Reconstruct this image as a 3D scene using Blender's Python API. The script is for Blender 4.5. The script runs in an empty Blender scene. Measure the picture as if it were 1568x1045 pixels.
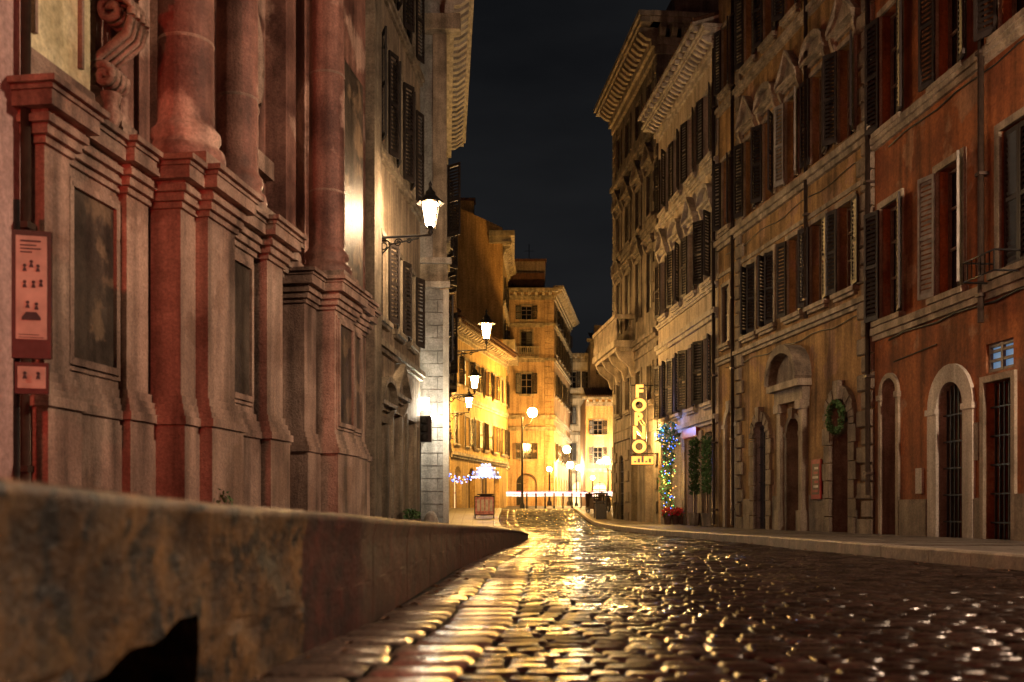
import bpy, math, random
import numpy as np
from mathutils import Vector
rnd=random.Random(7)
sc=bpy.context.scene
# ------------------------------------------------------------------ materials
def nt(name):
    m=bpy.data.materials.new(name); m.use_nodes=True
    t=m.node_tree; b=t.nodes['Principled BSDF']; return m,t,b
def stone(name,c1,c2,scale=1.2,rough=.8,bump=.35,streak=.45,fine=22,grime=.35,dist=.03,spec=.3,patch=None,patchscale=.9,fa=.35):
    m,t,b=nt(name); N=t.nodes.new; L=t.links.new
    tc=N('ShaderNodeTexCoord')
    n1=N('ShaderNodeTexNoise'); n1.inputs['Scale'].default_value=scale; n1.inputs['Detail'].default_value=5; n1.inputs['Roughness'].default_value=.62
    L(tc.outputs['Object'],n1.inputs['Vector'])
    r=N('ShaderNodeValToRGB'); r.color_ramp.elements[0].position=.36; r.color_ramp.elements[1].position=.62
    r.color_ramp.elements[0].color=(*c2,1); r.color_ramp.elements[1].color=(*c1,1)
    L(n1.outputs['Fac'],r.inputs['Fac'])
    col=r.outputs['Color']
    if patch:
        n5=N('ShaderNodeTexNoise'); n5.inputs['Scale'].default_value=patchscale; n5.inputs['Detail'].default_value=7; n5.inputs['Roughness'].default_value=.55
        mp5=N('ShaderNodeMapping'); mp5.inputs['Location'].default_value=(13,7,3); L(tc.outputs['Object'],mp5.inputs['Vector']); L(mp5.outputs['Vector'],n5.inputs['Vector'])
        r5=N('ShaderNodeValToRGB'); r5.color_ramp.elements[0].position=.55; r5.color_ramp.elements[1].position=.60
        L(n5.outputs['Fac'],r5.inputs['Fac'])
        mx5=N('ShaderNodeMix'); mx5.data_type='RGBA'; L(r5.outputs['Color'],mx5.inputs['Factor']); L(col,mx5.inputs['A']); mx5.inputs['B'].default_value=(*patch,1)
        col=mx5.outputs['Result']
    mp=N('ShaderNodeMapping'); mp.inputs['Scale'].default_value=(3.2,3.2,.28); L(tc.outputs['Object'],mp.inputs['Vector'])
    n2=N('ShaderNodeTexNoise'); n2.inputs['Scale'].default_value=1.3; n2.inputs['Detail'].default_value=5; L(mp.outputs['Vector'],n2.inputs['Vector'])
    r2=N('ShaderNodeMapRange'); r2.inputs['From Min'].default_value=.35; r2.inputs['From Max'].default_value=.62; r2.inputs['To Min'].default_value=1-streak; r2.inputs['To Max'].default_value=1.05
    L(n2.outputs['Fac'],r2.inputs['Value'])
    mx=N('ShaderNodeMix'); mx.data_type='RGBA'; mx.blend_type='MULTIPLY'; mx.inputs['Factor'].default_value=1
    L(col,mx.inputs['A']); L(r2.outputs['Result'],mx.inputs['B'])
    n3=N('ShaderNodeTexNoise'); n3.inputs['Scale'].default_value=fine; n3.inputs['Detail'].default_value=4; n3.inputs['Roughness'].default_value=.7; L(tc.outputs['Object'],n3.inputs['Vector'])
    r3=N('ShaderNodeMapRange'); r3.inputs['From Min'].default_value=.3; r3.inputs['From Max'].default_value=.7; r3.inputs['To Min'].default_value=1-fa; r3.inputs['To Max'].default_value=1+fa*.7
    L(n3.outputs['Fac'],r3.inputs['Value'])
    mx2=N('ShaderNodeMix'); mx2.data_type='RGBA'; mx2.blend_type='MULTIPLY'; mx2.inputs['Factor'].default_value=1
    L(mx.outputs['Result'],mx2.inputs['A']); L(r3.outputs['Result'],mx2.inputs['B'])
    out=mx2.outputs['Result']
    if grime>0:
        sx=N('ShaderNodeSeparateXYZ'); L(tc.outputs['Object'],sx.inputs['Vector'])
        ad=N('ShaderNodeMath'); ad.operation='MULTIPLY_ADD'; L(n1.outputs['Fac'],ad.inputs[0]); ad.inputs[1].default_value=-3.0; L(sx.outputs['Z'],ad.inputs[2])
        r4=N('ShaderNodeMapRange'); r4.inputs['From Min'].default_value=-1.3; r4.inputs['From Max'].default_value=.6; r4.inputs['To Min'].default_value=1-grime; r4.inputs['To Max'].default_value=1
        L(ad.outputs[0],r4.inputs['Value'])
        mx3=N('ShaderNodeMix'); mx3.data_type='RGBA'; mx3.blend_type='MULTIPLY'; mx3.inputs['Factor'].default_value=1
        L(out,mx3.inputs['A']); L(r4.outputs['Result'],mx3.inputs['B']); out=mx3.outputs['Result']
    L(out,b.inputs['Base Color'])
    b.inputs['Roughness'].default_value=rough; b.inputs['Specular IOR Level'].default_value=spec
    ad2=N('ShaderNodeMath'); ad2.operation='ADD'; L(n1.outputs['Fac'],ad2.inputs[0]); L(n3.outputs['Fac'],ad2.inputs[1])
    bp=N('ShaderNodeBump'); bp.inputs['Strength'].default_value=bump; bp.inputs['Distance'].default_value=dist
    L(ad2.outputs[0],bp.inputs['Height']); L(bp.outputs['Normal'],b.inputs['Normal'])
    return m
def plain(name,c,rough=.5,metal=0,var=.3,scale=12,spec=.4):
    m,t,b=nt(name); N=t.nodes.new; L=t.links.new
    tc=N('ShaderNodeTexCoord'); n=N('ShaderNodeTexNoise'); n.inputs['Scale'].default_value=scale; n.inputs['Detail'].default_value=3; L(tc.outputs['Object'],n.inputs['Vector'])
    r=N('ShaderNodeMapRange'); r.inputs['From Min'].default_value=.3; r.inputs['From Max'].default_value=.7; r.inputs['To Min'].default_value=1-var; r.inputs['To Max'].default_value=1+var; L(n.outputs['Fac'],r.inputs['Value'])
    mx=N('ShaderNodeMix'); mx.data_type='RGBA'; mx.blend_type='MULTIPLY'; mx.inputs['Factor'].default_value=1; mx.inputs['A'].default_value=(*c,1); L(r.outputs['Result'],mx.inputs['B']); L(mx.outputs['Result'],b.inputs['Base Color'])
    b.inputs['Roughness'].default_value=rough; b.inputs['Metallic'].default_value=metal; b.inputs['Specular IOR Level'].default_value=spec
    return m
def glow(name,c,s):
    m,t,b=nt(name); b.inputs['Base Color'].default_value=(*c,1); b.inputs['Emission Color'].default_value=(*c,1); b.inputs['Emission Strength'].default_value=s
    return m
M={}
M['orange']=stone('orange_plaster',(.38,.13,.04),(.20,.065,.025),1.1,.85,.35,.55,16,.5,patch=(.34,.17,.09),patchscale=1.1)
M['ochre']=stone('ochre_plaster',(.46,.28,.11),(.20,.115,.05),.9,.85,.4,.6,18,.5,patch=(.36,.21,.12),patchscale=1.3)
M['ochre2']=stone('ochre_plaster_pale',(.48,.33,.19),(.32,.21,.12),1.0,.85,.3,.45,18,.4)
M['cream']=stone('cream_plaster',(.62,.53,.41),(.44,.37,.28),1.0,.85,.25,.4,18,.35)
M['creamL']=stone('warm_cream_plaster',(.42,.33,.24),(.26,.20,.14),1.0,.85,.25,.5,18,.35)
M['trim']=stone('travertine_trim',(.42,.35,.26),(.22,.18,.13),2.2,.75,.4,.5,30,.4)
M['trimw']=stone('pale_travertine',(.55,.50,.42),(.36,.32,.27),2.0,.75,.3,.4,30,.35)
M['quoin']=stone('weathered_peperino',(.32,.26,.19),(.15,.12,.09),2.4,.8,.6,.45,26,.3)
M['darkstone']=stone('dark_palazzo_stone',(.20,.165,.13),(.09,.075,.06),1.4,.8,.5,.5,20,.3)
M['greystone']=stone('grey_ashlar',(.36,.35,.33),(.2,.195,.18),1.9,.75,.5,.35,24,.2)
M['church']=stone('church_travertine',(.54,.37,.29),(.22,.135,.105),1.1,.6,.7,.62,34,.35,dist=.022,patch=(.32,.20,.15),patchscale=1.5)
M['churchpanel']=stone('church_marble_panel',(.12,.09,.07),(.04,.03,.025),1.9,.45,.4,.6,24,.2,dist=.02,patch=(.22,.15,.10),patchscale=1.7)
M['column']=stone('rose_column_marble',(.40,.20,.155),(.14,.062,.05),1.3,.55,.5,.55,30,0,dist=.022,patch=(.62,.40,.32),patchscale=.8)
M['pinkw']=stone('pink_plaster',(.52,.36,.34),(.40,.27,.25),.9,.8,.2,.3,18,.2)
M['yellow']=stone('yellow_plaster',(.56,.38,.15),(.40,.26,.10),.7,.85,.2,.4,9,.2)
M['tawny']=stone('tawny_plaster',(.60,.36,.15),(.44,.25,.10),.5,.85,.2,.35,8,.1)
M['peach']=stone('peach_plaster',(.54,.37,.22),(.38,.25,.15),.6,.85,.2,.4,8,.1)
M['dimwall']=stone('dim_plaster',(.36,.27,.21),(.24,.18,.14),.6,.85,.2,.35,8,.1)
M['roof']=stone('terracotta_tiles',(.20,.09,.05),(.10,.05,.035),4,.85,.6,.3,20,0)
M['shut']=plain('shutter_paint_brown',(.026,.020,.018),.5,0,.35,6)
M['shutg']=plain('shutter_paint_grey',(.24,.22,.19),.6,0,.35,6)
M['frame']=plain('window_frame_wood',(.12,.085,.06),.5)
M['glass']=plain('window_glass',(.008,.009,.012),.07,0,.2,3,.8)
M['dark']=plain('dark_interior',(.012,.010,.009),.8)
M['iron']=plain('wrought_iron',(.02,.02,.02),.45,.4,.3,20)
M['wood']=plain('door_wood',(.07,.035,.02),.5,0,.4,8)
M['pipe']=plain('rain_pipe_copper',(.06,.04,.03),.45,.5)
M['ledge']=stone('mossy_ledge_stone',(.19,.095,.03),(.035,.018,.009),6,.5,.7,.5,26,0,dist=.015,spec=.5,patch=(.012,.009,.006),patchscale=9,fa=.5)
M['ledge_shade']=stone('ledge_stone_shaded',(.060,.012,.008),(.014,.005,.004),6,.6,.7,.4,26,0,dist=.012,spec=.3,fa=.5)  # far ledge face: its shade is painted in as darker red-brown stone
M['kerb']=stone('kerb_travertine',(.22,.18,.14),(.10,.08,.065),3,.5,.5,.2,25,0,spec=.5)
M['pave']=stone('pavement_slabs',(.12,.10,.085),(.06,.05,.042),2,.55,.4,.1,20,0,spec=.3)
M['ground']=stone('dark_road_bed',(.020,.017,.015),(.012,.010,.009),3,.7,.5,.1,30,0,spec=.3)
# ------------------------------------------------------------------ mesh builder
class Fr:
    def __init__(s,P0,P1,side='R'):
        p=Vector((P0[0],P0[1],0)); q=Vector((P1[0],P1[1],0)); s.P=p; v=q-p; s.L=v.length; s.d=v.normalized()
        s.n=Vector((s.d.y,-s.d.x,0)) if side=='R' else Vector((-s.d.y,s.d.x,0))
    def w(s,u,n,z): 
        a=s.P+s.d*u+s.n*n; return (a.x,a.y,a.z+z)
    def sub(s,u,n,du,dn):
        g=Fr.__new__(Fr); g.P=Vector(s.w(u,n,0)); l=math.hypot(du,dn); du/=l; dn/=l
        g.d=s.d*du+s.n*dn; g.n=s.d*(-dn)+s.n*du; g.L=1; return g
W0=Fr((0,0),(1,0),'L')   # world frame: u=x, n=y
class MB:
    def __init__(s): s.v=[]; s.f=[]; s.m=[]; s.mats=[]; s.sm=[]
    def mi(s,k):
        mt=M[k]
        if mt not in s.mats: s.mats.append(mt)
        return s.mats.index(mt)
    def add(s,vs,fs,k,smooth=False):
        b=len(s.v); s.v+=vs; i=s.mi(k)
        for f in fs: s.f.append(tuple(b+a for a in f)); s.m.append(i); s.sm.append(smooth)
    def box(s,F,u0,u1,n0,n1,z0,z1,k):
        vs=[F.w(u,n,z) for z in (z0,z1) for n in (n0,n1) for u in (u0,u1)]
        s.add(vs,[(0,1,3,2),(4,6,7,5),(0,4,5,1),(2,3,7,6),(0,2,6,4),(1,5,7,3)],k)
    def quad(s,F,pts,k): s.add([F.w(*p) for p in pts],[tuple(range(len(pts)))],k)
    def prism(s,F,pts,n0,n1,k):
        c=len(pts); vs=[F.w(u,n0,z) for u,z in pts]+[F.w(u,n1,z) for u,z in pts]
        s.add(vs,[tuple(range(c)),tuple(range(2*c-1,c-1,-1))]+[(i,(i+1)%c,c+(i+1)%c,c+i) for i in range(c)],k)
    def sprism(s,F,pts,u0,u1,k):   # profile in (n,z) extruded in u
        c=len(pts); vs=[F.w(u0,n,z) for n,z in pts]+[F.w(u1,n,z) for n,z in pts]
        s.add(vs,[tuple(range(c)),tuple(range(2*c-1,c-1,-1))]+[(i,(i+1)%c,c+(i+1)%c,c+i) for i in range(c)],k)
    def lathe(s,c,prof,k,seg=20,a0=0,squash=None):
        vs=[];fs=[]
        for r,z in prof:
            for i in range(seg):
                a=a0+2*math.pi*i/seg; vs.append((c[0]+r*math.cos(a),c[1]+r*math.sin(a),c[2]+z))
        for j in range(len(prof)-1):
            for i in range(seg):
                fs.append((j*seg+i,j*seg+(i+1)%seg,(j+1)*seg+(i+1)%seg,(j+1)*seg+i))
        s.add(vs,fs,k,seg>6)
    def tube(s,pts,r,k,seg=6,closed=False):
        pts=[Vector(p) for p in pts]; vs=[];fs=[];n=len(pts)
        for i,p in enumerate(pts):
            if closed: t=(pts[(i+1)%n]-pts[i-1])
            else: t=(pts[min(i+1,n-1)]-pts[max(i-1,0)])
            t=t.normalized() if t.length>0 else Vector((0,0,1))
            a=Vector((0,0,1)) if abs(t.z)<.9 else Vector((0,1,0)); x=t.cross(a).normalized(); y=t.cross(x)
            for j in range(seg):
                an=2*math.pi*j/seg; q=p+x*math.cos(an)*r+y*math.sin(an)*r; vs.append(tuple(q))
        for i in range(n if closed else n-1):
            for j in range(seg):
                i2=(i+1)%n; fs.append((i*seg+j,i*seg+(j+1)%seg,i2*seg+(j+1)%seg,i2*seg+j))
        if not closed: fs.append(tuple(range(seg))); fs.append(tuple((n-1)*seg+j for j in range(seg)))
        s.add(vs,fs,k,True)
    def ball(s,c,r,k,seg=8,rings=5):
        prof=[(max(r*math.sin(math.pi*i/rings),r*.02),-r*math.cos(math.pi*i/rings)) for i in range(rings+1)]
        s.lathe(c,prof,k,seg)
    def obj(s,name,parent=None):
        me=bpy.data.meshes.new(name); me.from_pydata(s.v,[],s.f)
        for mt in s.mats: me.materials.append(mt)
        me.polygons.foreach_set('material_index',s.m); me.polygons.foreach_set('use_smooth',s.sm); me.update()
        o=bpy.data.objects.new(name,me); sc.collection.objects.link(o)
        if parent: o.parent=parent
        return o
def g(y):
    if y<=38: return 0.
    if y<=62: t=(y-38)/24; return .65*t*t*(3-2*t)*.5+.65*t*.5
    if y<=85: return .65+.35*(y-62)/23
    return 1.0
# ------------------------------------------------------------------ facade pieces
def leaf(mb,G,wd,z0,z1,k,pitch=.085):
    st=.05
    mb.box(G,0,st,-.02,.02,z0,z1,k); mb.box(G,wd-st,wd,-.02,.02,z0,z1,k)
    zm=(z0+z1)/2
    for a,b in ((z0,z0+.09),(z1-.08,z1),(zm-.035,zm+.035)): mb.box(G,st,wd-st,-.017,.017,a,b,k)
    z=z0+.09
    while z<z1-.1:
        if not (zm-.09<z<zm+.03): mb.quad(G,[(st,.016,z),(wd-st,.016,z),(wd-st,-.016,z+pitch*.8),(st,-.016,z+pitch*.8)],k)
        z+=pitch
def arcpts(u0,u1,zs,seg=12,rx=1.):
    r=(u1-u0)/2; c=(u0+u1)/2
    return [(c-r*math.cos(math.pi*i/seg),zs+r*rx*math.sin(math.pi*i/seg)) for i in range(seg+1)]
def arch_ring(mb,F,u0,u1,z0,z1,wd,n,k,blocks=0,key=True):
    zs=z1-(u1-u0)/2; seg=14
    a=arcpts(u0,u1,zs,seg); b=arcpts(u0-wd,u1+wd,zs,seg)
    for i in range(seg):
        nn=n+(.025 if blocks and i%2 else 0)
        mb.prism(F,[a[i],a[i+1],b[i+1],b[i]],-.02,nn,k)
    if blocks:
        z=z0;i=0
        while z<zs-.05:
            h=min(.38,zs-z); e=.08 if i%2 else 0
            mb.box(F,u0-wd-e,u0,-.02,n,z,z+h-.02,k); mb.box(F,u1,u1+wd+e,-.02,n,z,z+h-.02,k); z+=h;i+=1
    else:
        mb.box(F,u0-wd,u0,-.02,n,z0,zs,k); mb.box(F,u1,u1+wd,-.02,n,z0,zs,k)
        mb.box(F,u0-wd-.03,u0+.02,-.02,n+.03,zs-.08,zs+.02,k); mb.box(F,u1-.02,u1+wd+.03,-.02,n+.03,zs-.08,zs+.02,k)
    if key:
        c=(u0+u1)/2; mb.prism(F,[(c-.08,z1-.03),(c+.08,z1-.03),(c+.13,z1+wd+.1),(c-.13,z1+wd+.1)],-.02,n+.07,k)
def facade(mb,F,L,z0,H,T,wall,ops,zones=(),back='glass'):
    us={0.,L}; zs={z0,H}
    for o in ops: us|={o['u']-o['w']/2,o['u']+o['w']/2}; zs|={o['z0'],o['z1']}
    for zz,k in zones: zs.add(zz)
    us=sorted(us); zs=sorted(zs)
    for i in range(len(us)-1):
        for j in range(len(zs)-1):
            if us[i+1]-us[i]<1e-5 or zs[j+1]-zs[j]<1e-5: continue
            cu=(us[i]+us[i+1])/2; cz=(zs[j]+zs[j+1])/2
            if any(abs(cu-o['u'])<o['w']/2 and o['z0']<cz<o['z1'] for o in ops): continue
            k=wall
            for zz,kk in zones:
                if cz<zz: k=kk; break
            mb.quad(F,[(us[i],0,zs[j]),(us[i+1],0,zs[j]),(us[i+1],0,zs[j+1]),(us[i],0,zs[j+1])],k)
    mb.quad(F,[(0,0,z0),(0,-T,z0),(0,-T,H),(0,0,H)],wall); mb.quad(F,[(L,0,z0),(L,-T,z0),(L,-T,H),(L,0,H)],wall)
    mb.quad(F,[(0,0,H),(L,0,H),(L,-T,H),(0,-T,H)],'roof'); mb.quad(F,[(0,-T,z0),(L,-T,z0),(L,-T,H),(0,-T,H)],wall)
    for o in ops:
        a=o['u']-o['w']/2; b=o['u']+o['w']/2; y0=o['z0']; y1=o['z1']; d=o.get('dp',.22); k=o.get('rev',wall)
        mb.quad(F,[(a,0,y0),(a,-d,y0),(a,-d,y1),(a,0,y1)],k); mb.quad(F,[(b,0,y0),(b,-d,y0),(b,-d,y1),(b,0,y1)],k)
        mb.quad(F,[(a,0,y0),(b,0,y0),(b,-d,y0),(a,-d,y0)],'trim')
        mb.quad(F,[(a,-d,y0),(b,-d,y0),(b,-d,y1),(a,-d,y1)],o.get('back',back))
        if o.get('arch'):
            pts=arcpts(a,b,y1-o['w']/2,12)
            for i in range(12):
                p,q=pts[i],pts[i+1]
                mb.quad(F,[(p[0],0,p[1]),(q[0],0,q[1]),(q[0],0,y1),(p[0],0,y1)],o.get('wk',wall))
                mb.quad(F,[(p[0],0,p[1]),(q[0],0,q[1]),(q[0],-d,q[1]),(p[0],-d,p[1])],k)
        else: mb.quad(F,[(a,0,y1),(b,0,y1),(b,-d,y1),(a,-d,y1)],k)
        kind=o.get('kind','')
        if kind in('open','closed','ajar','none'):
            f='frame'; mb.box(F,o['u']-.03,o['u']+.03,-d+.01,-d+.06,y0,y1,f)
            for zz in (y0+.01,y0+(y1-y0)*.36,y0+(y1-y0)*.68,y1-.06): mb.box(F,a+.002,b-.002,-d+.012,-d+.055,zz,zz+.045,f)
            mb.box(F,a+.003,a+.06,-d+.011,-d+.058,y0+.002,y1-.002,f); mb.box(F,b-.06,b-.003,-d+.011,-d+.058,y0+.002,y1-.002,f)
        sh=o.get('sh','shut'); lw=o['w']/2
        if kind=='open':
            for sgn,hu in((-1,a),(1,b)):
                an=math.radians(o.get('ang',rnd.choice((4,6,10,18,30)))); an+=rnd.uniform(0,.3)
                leaf(mb,F.sub(hu,.075,sgn*math.cos(an),math.sin(an)),lw,y0+.02,y1-.02,sh)
        elif kind=='closed':
            leaf(mb,F.sub(a+.004,-.05,1,0),lw-.008,y0+.02,y1-.02,sh); leaf(mb,F.sub(b-.004,-.05,-1,0),lw-.008,y0+.02,y1-.02,sh)
        elif kind=='ajar':
            leaf(mb,F.sub(a+.01,-.03,math.cos(.5),math.sin(.5)),lw-.01,y0+.02,y1-.02,sh); leaf(mb,F.sub(b-.01,-.03,-math.cos(.9),math.sin(.9)),lw-.01,y0+.02,y1-.02,sh)
        elif kind=='grille':
            n=int(o['w']/.13)
            for i in range(1,n+1):
                uu=a+(b-a)*i/(n+1); mb.box(F,uu-.012,uu+.012,-.1,-.076,y0,y1-.02,'iron')
            z=y0+.3
            while z<y1-.1: mb.box(F,a,b,-.104,-.074,z,z+.025,'iron'); z+=.45
        elif kind=='door':
            dk=o.get('dk','wood'); top=y1-(o['w']/2 if o.get('arch') else 0)
            mb.box(F,a+.02,o['u']-.008,-d+.01,-d+.07,y0,top-.03,dk); mb.box(F,o['u']+.008,b-.02,-d+.01,-d+.07,y0,top-.03,dk)
            for s0,s1 in((a+.08,o['u']-.07),(o['u']+.07,b-.08)):
                if s1-s0>.05:
                    n=4; hh=(top-y0-.2)/n
                    for i in range(n): mb.box(F,s0,s1,-d+.07,-d+.095,y0+.12+i*hh,y0+.04+(i+1)*hh,dk)
            mb.box(F,a,b,-d+.01,-d+.12,top-.03,top+.06,dk)
            if o.get('arch'):
                for i in range(1,6):
                    an=math.pi*i/6; r=o['w']/2-.02
                    mb.tube([F.w(o['u'],-d+.06,top),F.w(o['u']+r*math.cos(an),-d+.06,top+r*math.sin(an))],.012,'iron',4)
        tk=o.get('tk','trim'); s=o.get('sur',0)
        if s and not o.get('arch'):
            mb.box(F,a-s,a,-.02,.05,y0,y1,tk); mb.box(F,b,b+s,-.02,.05,y0,y1,tk); mb.box(F,a-s,b+s,-.02,.052,y1,y1+s,tk)
        if o.get('sill'): mb.box(F,a-s-.06,b+s+.06,-.02,.14,y0-.1,y0-.002,tk); mb.box(F,a-s,b+s,-.02,.09,y0-.17,y0-.1,tk)
        hd=o.get('head'); t=y1+s
        if hd: 
            e=s+.14
            mb.box(F,a-e+.05,b+e-.05,-.02,.08,t+.12,t+.2,tk); mb.box(F,a-e,b+e,-.02,.2,t+.2,t+.28,tk)
            for uu in(a-e+.03,b+e-.13): mb.sprism(F,[(0,t-.15),(.06,t-.12),(.16,t+.12),(.16,t+.2),(0,t+.2)],uu,uu+.1,tk)
        if hd=='tri':
            mb.prism(F,[(a-e,t+.282),(b+e,t+.282),((a+b)/2,t+.28+.62)],-.02,.07,tk)
            for s0,s1 in((a-e,(a+b)/2),(b+e,(a+b)/2)): mb.prism(F,[(s0,t+.28),(s1,t+.88),(s1,t+.98),(s0,t+.36)],-.02,.22,tk)
        if hd=='seg':
            p1=arcpts(a-e,b+e,t+.282,8,.62); p2=arcpts(a-e,b+e,t+.37,8,.66)
            mb.prism(F,p1,-.02,.07,tk)
            for i in range(8): mb.prism(F,[p1[i],p1[i+1],p2[i+1],p2[i]],-.02,.22,tk)
def string(mb,F,u0,u1,z,h,n,k): 
    mb.box(F,u0,u1,-.02,n,z,z+h*.55,k); mb.box(F,u0,u1,-.02,n*.55,z-h*.45,z-.001,k)
def quoin(mb,F,u0,u1,z0,z1,k,n=.07,h=.36,alt=.18,left=True):
    z=z0;i=0
    while z<z1-.1:
        hh=min(h,z1-z); e=alt if i%2 else 0
        a,b=(u0,u1-e) if left else (u0+e,u1)
        jt=rnd.uniform(-.008,.012); t=.022
        vs=[F.w(a,-.01,z),F.w(b,-.01,z),F.w(b,-.01,z+hh-.03),F.w(a,-.01,z+hh-.03),F.w(a+t,n+jt,z+t),F.w(b-t,n+jt,z+t),F.w(b-t,n+jt,z+hh-.03-t),F.w(a+t,n+jt,z+hh-.03-t)]
        m=n+jt-.03
        mid=[F.w(a,m,z),F.w(b,m,z),F.w(b,m,z+hh-.03),F.w(a,m,z+hh-.03)]
        mb.add(vs[:4]+mid+vs[4:],[(0,1,5,4),(1,2,6,5),(2,3,7,6),(3,0,4,7),(4,5,9,8),(5,6,10,9),(6,7,11,10),(7,4,8,11),(8,9,10,11)],k)
        z+=hh;i+=1
def ashlar(mb,F,u0,u1,z0,z1,k,n=.04,h=.4,w=.7,skip=()):
    z=z0;i=0
    while z<z1-.05:
        hh=min(h,z1-z); u=u0-(w/2 if i%2 else 0)
        while u<u1-.02:
            a=max(u,u0); b=min(u+w,u1); u+=w
            if b-a<.08: continue
            if any(a<s[1] and b>s[0] and z<s[3] and z+hh>s[2] for s in skip): continue
            mb.box(F,a+.012,b-.012,-.02,n+rnd.uniform(-.006,.008),z+.012,z+hh-.012,k)
        z+=hh;i+=1
def cornice(mb,F,u0,u1,z,k,n=.6,h=1.,dent=.28,dw=.14):
    mb.box(F,u0,u1,-.02,n*.15,z-h*.0,z+h*.22,k)
    mb.box(F,u0,u1,-.02,n*.3,z+h*.221,z+h*.42,k)
    u=u0+.05
    while u<u1-.05:
        mb.sprism(F,[(n*.3,z+h*.42),(n*.5,z+h*.44),(n*.82,z+h*.6),(n*.82,z+h*.72),(n*.0,z+h*.72),(0,z+h*.42)],u,u+dw,k); u+=dent
    mb.box(F,u0-n*.5,u1+n*.5,-.02,n*.9,z+h*.722,z+h*.86,k)
    mb.box(F,u0-n*.6,u1+n*.6,-.02,n,z+h*.862,z+h,k)
def eave(mb,F,u0,u1,z,k='roof',n=.7,rk='wood'):
    mb.sprism(F,[(-3,z+1.3),(n,z+.12),(n,z+.03),(-3,z+1.2)],u0,u1,rk)
    u=u0+.1
    while u<u1-.1: mb.box(F,u,u+.09,-.02,n*.9,z-.1,z+.05,rk); u+=.42
    u=u0
    while u<u1: mb.tube([F.w(u,n-.03,z+.17),F.w(u,-2.9,z+1.34)],.06,k,6); u+=.22
def pipe(mb,F,u,n,z0,z1,r=.05):
    mb.tube([F.w(u,n,z0),F.w(u,n,z1)],r,'pipe',8)
    z=z0+.4
    while z<z1: mb.box(F,u-r*1.4,u+r*1.4,-.01,n+r*1.25,z,z+.05,'pipe'); z+=1.9
def opn(u,w,z0,z1,**k): d=dict(u=u,w=w,z0=z0,z1=z1); d.update(k); return d
# ------------------------------------------------------------------ RIGHT: orange house
mb=MB(); F=Fr((8.10,9),(7.09,20),'L'); L=F.L
ops=[]
for zz,(a,b) in enumerate(((4.25,6.4),(7.9,10.1),(11.4,13.3))):
    for i,u in enumerate((1.2,3.8,6.3,8.2,10.35)):
        ops.append(opn(u,.78,a,b,kind=('closed' if (i==2 and zz==0) else 'open'),sur=.12,sill=1,ang=(8 if zz else 14),sh='shutg' if (i==3 and zz==0) else 'shut'))
M['door_blue']=glow('lit_door_pane',(.25,.5,.85),.28)
ops+=[opn(8.15,.86,.1,2.75,arch=1,kind='grille',dp=.45,back='dark',rev='trim'),opn(10.4,.62,.1,3.1,arch=1,kind='door',dp=.35,rev='trim',back='dark'),
      opn(6.75,.75,.1,2.6,kind='grille',dp=.4,sur=.1,back='dark'),opn(6.75,.75,2.75,3.2,kind='none',dp=.1,back='door_blue')]
ops+=[opn(4.2,1.3,.1,3.0,arch=1,kind='door',dp=.4),opn(1.5,1.0,.1,2.8,kind='door',dp=.4)]
facade(mb,F,L,-.3,15,9,'orange',ops)
arch_ring(mb,F,7.72,8.58,.1,2.75,.3,.06,'trimw',key=False); arch_ring(mb,F,10.09,10.71,.1,3.1,.1,.05,'trim',key=False)
for z in (4.0,7.72,11.2): string(mb,F,0,L,z,.24,.11,'trim')
mb.box(F,0,6.3,-.02,.05,-.2,.85,'quoin'); mb.box(F,8.95,9.95,-.02,.05,-.2,.8,'quoin'); mb.box(F,7.2,7.4,-.02,.05,-.2,.8,'quoin')
eave(mb,F,0,L,15)
pipe(mb,F,7.1,.1,3.55,15,.05)
for z in (4.12,4.42): mb.tube([F.w(6.05,.02,z),F.w(6.05,.5,z),F.w(6.9,.5,z),F.w(6.9,.02,z)],.015,'iron',4)
for i in range(8): mb.tube([F.w(6.05+i*.12,.5,4.12),F.w(6.05+i*.12,.5,4.42)],.01,'iron',4)
mb.tube([F.w(8.6,.03,3.45),F.w(10.2,.03,3.38)],.012,'iron',4)
for z,s in((3.85,.02),(7.5,.015)): mb.tube([F.w(.2+i*.6,.03,z+.03*math.sin(i*2.1)) for i in range(18)],s,'iron',4)
mb.box(F,7.28,7.52,.0,.04,1.4,2.0,'quoin'); mb.box(F,9.1,9.32,.0,.05,.9,1.35,'trimw')
mb.obj('orange_house')
# ------------------------------------------------------------------ ochre palazzo
mb=MB(); F=Fr((7.088,20.02),(5.83,28.9),'L'); L=F.L
ops=[]; cs=[1.15,2.5,3.9,5.25,6.55]
for i,u in enumerate(cs):
    ops.append(opn(u,.66,8.3,10.25,kind='open',sur=.1,sill=0,head='seg' if i%2 else 'tri',ang=(20,8,12,25,8)[i],sh='shutg' if i==2 else 'shut'))
    ops.append(opn(u,.62,12.2,14.1,kind='open',sur=.1,sill=1,head='c'))
for i,u in enumerate((1.15,2.5,3.75,5.3,6.5)):
    ops.append(opn(u,.70,5.15,6.95,kind='open' if i<3 else 'ajar',sur=.11,sill=1,ang=(6,10,8)[i] if i<3 else 5))
for a,b,k in ((5.2,6.8,'closed'),(8.4,10.3,'open'),(12.2,14,'open')): ops.append(opn(8.3,.55,a,b,kind=k,sur=.1,sill=1,wk='ochre2'))
M['lit']=glow('curtained_window_light',(.55,.42,.55),.16)
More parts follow.
